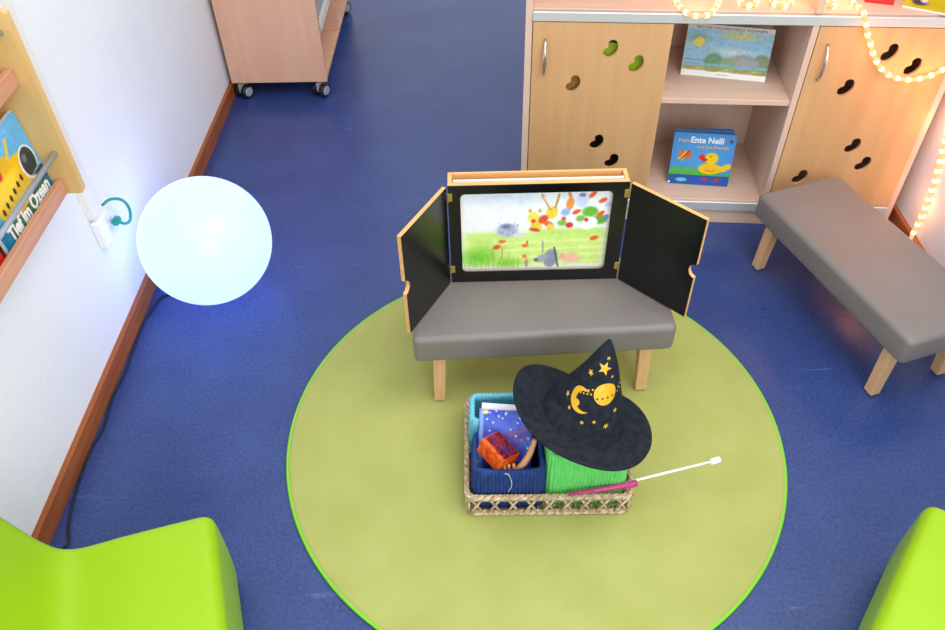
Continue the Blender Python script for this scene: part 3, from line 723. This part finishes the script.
for i in range(33):
    t_ = i/32*.985; rings.append([bm.verts.new(cone_pt(2*PI*j/64, t_, crease(2*PI*j/64, t_))) for j in range(64)])
for A, Bq in zip(rings, rings[1:]):
    for j in range(64): bm.faces.new((A[j], A[(j+1) % 64], Bq[(j+1) % 64], Bq[j]))
bm.faces.new(rings[-1]); link('crown', bm, BLACKF, hat, True)
def on_cone(x, y, off=.0007):   # x metres along the girth at that height, y metres up
    t_ = y/.226*.985; p = cone_pt(-PI/2, t_); r = max(.01, .093*(1-t_)**.88)
    return cone_pt(-PI/2+x/r, t_, off)
def print_poly(bm, pts, c):
    cv = bm.verts.new(on_cone(*c, .0011)); vs = [bm.verts.new(on_cone(*p)) for p in pts]
    for i in range(len(vs)): bm.faces.new((cv, vs[i], vs[(i+1) % len(vs)]))
def star(bm, x, y, r, rot=0):
    print_poly(bm, [(x+(r if i % 2 == 0 else r*.42)*sin(rot+PI*i/5), y+(r if i % 2 == 0 else r*.42)*cos(rot+PI*i/5)) for i in range(10)], (x, y))
def disc(bm, x, y, r, n=14): print_poly(bm, [(x+r*cos(2*PI*i/n), y+r*sin(2*PI*i/n)) for i in range(n)], (x, y))
def px(u, v):  # position of a motif, measured across the crown face
    return ((u-.5)*.16, v)
for (x, y, r, ro) in ((.008, .172, .0145, .1), (-.016, .150, .0075, .2), (-.052, .075, .0070, 0), (.058, .052, .0072, .3), (-.032, .057, .0050, 0), (.006, .046, .0050, .4), (.029, .057, .0050, .2), (.009, .194, .0045, 0), (.030, .158, .0040, .3), (.066, .086, .006, 0)):
    bm = bmesh.new(); star(bm, x, y, r, ro); link('gold_star', bm, GOLD, hat)
bm = bmesh.new()   # planet with a belt of dots and its trail
n = 30; PX, PY, PR = .028, .121, .0235
c = bm.verts.new(on_cone(PX, PY, .0012)); R1 = [bm.verts.new(on_cone(PX+PR*.5*cos(2*PI*i/n), PY+PR*.5*sin(2*PI*i/n), .001)) for i in range(n)]; R2 = [bm.verts.new(on_cone(PX+PR*cos(2*PI*i/n), PY+PR*sin(2*PI*i/n))) for i in range(n)]
for i in range(n):
    bm.faces.new((c, R1[i], R1[(i+1) % n])); bm.faces.new((R1[i], R2[i], R2[(i+1) % n], R1[(i+1) % n]))
pl_ = link('gold_planet', bm, GOLD, hat)
bm = bmesh.new()
for i in range(4):
    x, y = PX-.013+i*.0095, PY-.013+i*.004
    vs = [bm.verts.new(on_cone(x+.0021*cos(2*PI*q/8), y+.0021*sin(2*PI*q/8), .0020)) for q in range(8)]; bm.faces.new(vs)
link('planet_dots', bm, BLACKF, pl_)
bm = bmesh.new()
for i in range(4):
    for j in range(2): disc(bm, PX-.050+i*.0075, PY-.020+i*.0035+j*(.004+.0022*i), .0021, 8)
for i in range(3):
    for j in range(2): disc(bm, PX+.030+i*.007, PY+.004+i*.004+j*.008, .0018, 8)
link('dotted_ring', bm, GOLD, pl_)
bm = bmesh.new(); mo = []; mi_ = []
K = 18
for i in range(K+1):
    q = math.radians(66+(325-66)*i/K); w = sin(PI*i/K)**.8; MX, MY, MR = -.014, .088, .0275
    mo.append(bm.verts.new(on_cone(MX+MR*cos(q), MY+MR*sin(q)))); r2 = MR-.0145*w
    mi_.append(bm.verts.new(on_cone(MX+r2*cos(q), MY+r2*sin(q), .001)))
for i in range(K):
    bm.faces.new((mo[i], mo[i+1], mi_[i+1], mi_[i]))
disc(bm, MX-.008, MY-.010, .0075, 10)
bmesh.ops.recalc_face_normals(bm, faces=bm.faces); link('gold_moon', bm, GOLD, hat)

# ------------------------------------------------------------------ wand
P0 = Vector((.195, .984, .1025)); P1 = Vector((.340, 1.005, .1085))
P2 = Vector((.531, 1.058, .1165))
dirv = (P2-P1).normalized()
t = thing('toy_wand', 'white toy wand with pink translucent handle and white tip across the basket edge', 'wand', P1)
m_, nt_, b_ = base_mat('pink_clear_plastic', (226, 70, 150), .15, .5); b_.inputs['Transmission Weight'].default_value = .35; b_.inputs['Alpha'].default_value = .85
T('handle', [P0-P1, (P0-P1)*.5, Vector((0, 0, 0)), dirv*.012], [.004, .0065, .0085, .0078], m_, t, 14)
T('stick', [(P0-P1)*.6, dirv*.2], .0030, WHITE, t, 10)
e = P2-P1
T('tip_cap', [dirv*(e.length-.004), dirv*(e.length-.003), dirv*(e.length+.020), dirv*(e.length+.021)], [.005, .0078, .0078, .005], WHITE, t, 16)

# ------------------------------------------------------------------ lime foam chairs
def foam_chair(label, loc, rz, width):
    """local: front faces -x... origin at far front floor corner; +x points backwards, +y along the width"""
    t = thing('foam_chair', label, 'chair', loc, rz, 'lime green foam chairs')
    prof = [(0.018, .008), (.008, .016), (0.002, .035), (-.002, .12), (-.002, .21), (.0, .238), (.008, .252), (.022, .259), (.06, .262), (.12, .2655), (.18, .268), (.225, .268), (.255, .272), (.278, .288), (.296, .325), (.312, .38), (.327, .44), (.342, .50), (.356, .54), (.368, .549), (.380, .552), (.392, .548), (.401, .538), (.406, .520), (.408, .48), (.408, .3), (.408, .09), (.407, .04), (.403, .018), (.394, .008)]
    prof2 = smoothpts([(a, 0, b) for a, b in prof], 3); bm = bmesh.new(); rings = []
    for (y, ins) in ((0, .007), (.003, .003), (.009, .0008), (.018, 0), (width/2, 0), (width-.018, 0), (width-.009, .0008), (width-.003, .003), (width, .007)):
        ring = []
        n = len(prof2)
        for i, p in enumerate(prof2):
            a_, b_ = prof2[(i-1) % n], prof2[(i+1) % n]; tg = (b_-a_); nr = Vector((tg.z, 0, -tg.x)).normalized()
            ring.append(bm.verts.new((p.x+nr.x*ins, y, max(.003, p.z+nr.z*ins))))
        rings.append(ring)
    for A, Bq in zip(rings, rings[1:]):
        for j in range(len(A)): bm.faces.new((A[j], A[(j+1) % len(A)], Bq[(j+1) % len(A)], Bq[j]))
    
    for rg in (rings[0], rings[-1]):
        for tri in tessellate_polygon([[Vector((v.co.x, v.co.z, 0)) for v in rg]]):
            try: bm.faces.new([rg[q] for q in tri])
            except ValueError: pass
    bmesh.ops.recalc_face_normals(bm, faces=bm.faces)
    link('foam_block', bm, LIME, t, True, auto=1.0)
    bm = bmesh.new(); box(bm, .02, .39, .02, width-.02, .0003, .0035); link('base_sheet', bm, DARK, t)
    return t
# left chair: back direction (-.949,-.315), width direction (.315,-.949)
foam_chair('lime green foam chair at the left wall, its seat side showing', (-.546, .853, 0), math.atan2(-.315, -.949), .55)
# right chair: back direction (.78,-.62), width must run toward (-.62,-.78): mirrored frame
rc = foam_chair('lime green foam chair corner at the lower right of the room', (.893-.62*.55, .858-.78*.55, 0), math.atan2(-.62, .78), .55)

# ------------------------------------------------------------------ wall book rack
rk = thing('wall_book_rack', 'beech wall rack with ledges and steel bars high on the left wall', 'rack', (WX, 1.0, .594))
W_ = .118
for yy in (.482, -.25):
    bm = plate(rrect(.0005, W_, 0, .423, .008), [], .018, caps=0, sides=0)
    link('side_board', bm, RACKW, rk, loc=(0, yy, 0))
B('back_board', (.0005, .010, -.231, .4815, .006, .415), RACKL, rk, .001)
for z0 in (.004, .270):
    B('ledge', (.070, .085, -.231, .4815, z0, z0+.038), RACKL, rk, .002)
    B('ledge_floor', (.0101, .0698, -.231, .4815, z0, z0+.008), RACKL, rk, .001)
for z0 in (.107, .383):
    T('bar', [(.093, -.233, z0), (.093, .4835, z0)], .0062, STEEL, rk, 12)
def rack_book(label, y0, y1, z0, h, mat, artf=None):
    k = thing('picture_book', label, 'book', (WX+.054, y0, z0), 0); k.rotation_euler = (0, math.radians(-4.5), 0)
    B('book_block', (0, .0085, 0, y1-y0, 0, h), mat, k, .001)
    return k
a = Art(130, 110, 1.15, (96, 176, 226))
a.ell(.4, .1, .5, .2, (120, 192, 238), 0, .9)
a.rect(0, 1, .66, 1, (24, 120, 146)); a.rect(.12, .93, .72, .93, (56, 112, 78), 1, .04); a.rect(0, .2, .78, 1, (40, 130, 200), .8, .1)
a.ell(.55, .55, .42, .24, (238, 188, 20), -8, .06); a.ell(.40, .50, .3, .14, (250, 210, 60), -8, .5)
a.ell(.84, .50, .135, .185, (236, 236, 230), 0, .05); a.ell(.845, .50, .115, .165, (44, 54, 64), 0, .08); a.ell(.81, .44, .05, .06, (120, 110, 100), 0, .5)
for i in range(6): a.ell(.22+i*.085, .62-i*.016, .022, .042, (40, 50, 60), 0, .25)
a.ell(.52, .30, .10, .09, (230, 180, 30), 0, .15); a.line(.62, .28, .70, .14, .03, (236, 200, 40)); a.ell(.30, .30, .08, .06, (244, 244, 240), 0, .3); a.ell(.40, .34, .05, .05, (206, 60, 60), 0, .3); a.ell(.48, .2, .04, .05, (60, 60, 80), 0, .3)
a.ell(.93, .70, .10, .09, (24, 60, 90), 0, .3); a.line(0, .70, 1, .62, .012, (170, 216, 220), .7)
a.line(0, .985, .1, .93, .02, (240, 240, 240)); a.noise(5, 3)
k = rack_book('children book with yellow submarine titled Tief im Ozean on the wall rack', 1.236, 1.478, .607, .204, PAGES)
a.mesh('cover_picture', ARTM, k, (.0089, 0, .204), (0, 1, 0), (0, 0, -1), .242, .204)
RY = Matrix(((0, 0, 1, 0), (1, 0, 0, 0), (0, 1, 0, 0), (0, 0, 0, 1)))
text('title_lettering', 'Tief im Ozean', .044, WHITEINK, k, Matrix.Translation((.0093, .028, .020)) @ RY, .200, off=.035)
k = rack_book('bright red book beside the submarine book on the lower rack ledge', .97, 1.215, .607, .2, PAGES); B('cover', (.0086, .0102, 0, .245, 0, .2), REDC, k, .0005)
k = rack_book('white book standing behind the upper ledge of the wall rack', 1.18, 1.430, .873, .135, PAGES); B('cover', (.0086, .0102, 0, .25, 0, .135), M('pale_cover', (226, 228, 240), .45), k, .0005)

# ------------------------------------------------------------------ light, camera
w = bpy.data.worlds.new('world'); S.world = w; w.use_nodes = True
bg = w.node_tree.nodes['Background']; bg.inputs[0].default_value = (.96, .97, 1, 1); bg.inputs[1].default_value = .92
def area(name, loc, target, sx, sy, power, col=(1, 1, 1)):
    l = bpy.data.lights.new(name, 'AREA'); l.shape = 'RECTANGLE'; l.size = sx; l.size_y = sy; l.energy = power; l.color = col
    o = bpy.data.objects.new(name, l); COL.objects.link(o); o.location = loc
    o.rotation_euler = (Vector(target)-Vector(loc)).to_track_quat('-Z', 'Y').to_euler(); return o
area('overhead_fill', (.75, .9, 2.5), (-.3, 1.2, 0), 1.4, 1.4, 26, (1, .98, .95))  # unseen overhead fill, added for directional shading and a brighter left wall
area('side_fill', (.8, -1.4, 1.9), (-.7, 1.5, .3), 1.6, 1.4, 32, (.95, .98, 1))  # unseen fill panel behind the camera, added to brighten the left wall

for i, (q, e) in enumerate((((-.22, .03, .775), .7), ((.02, .08, .785), .9), ((.15, .06, .79), .9), ((.25, -.06, .63), .4), ((.40, -.08, .56), 1.1))):
    l = bpy.data.lights.new('rope_glow', 'POINT'); l.energy = e*.55; l.color = (1, .27, .10); l.shadow_soft_size = .03
    o = bpy.data.objects.new('rope_glow', l); COL.objects.link(o); o.location = cabp(*q)
for p, e in (((1.325, 1.985, .40), .50), ((1.325, 1.94, .18), .40)):
    l = bpy.data.lights.new('rope_glow', 'POINT'); l.energy = e*.55; l.color = (1, .34, .14); l.shadow_soft_size = .03
    o = bpy.data.objects.new('rope_glow', l); COL.objects.link(o); o.location = p
def rotm(pitch, roll, yaw):
    c, s = math.cos, math.sin
    fw = Vector((s(yaw)*c(pitch), c(yaw)*c(pitch), -s(pitch))); rt = Vector((c(yaw), -s(yaw), 0)); dn = fw.cross(rt)
    return rt*c(roll)+dn*s(roll), -rt*s(roll)+dn*c(roll), fw
rt, dn, fw = rotm(0.77959904, 0.02326038, -0.01292084)
cam = bpy.data.cameras.new('camera'); co = bpy.data.objects.new('camera', cam); COL.objects.link(co)
co.matrix_world = Matrix(((rt.x, -dn.x, -fw.x, 0), (rt.y, -dn.y, -fw.y, 0), (rt.z, -dn.z, -fw.z, 1.65), (0, 0, 0, 1)))
cam.sensor_width = 36; cam.lens = 790/945*36; cam.clip_start = .02
S.camera = co
vs = S.view_settings; vs.view_transform = 'Standard'; vs.look = 'None'; vs.exposure = 0.27; vs.gamma = 1; vs.use_curve_mapping = False
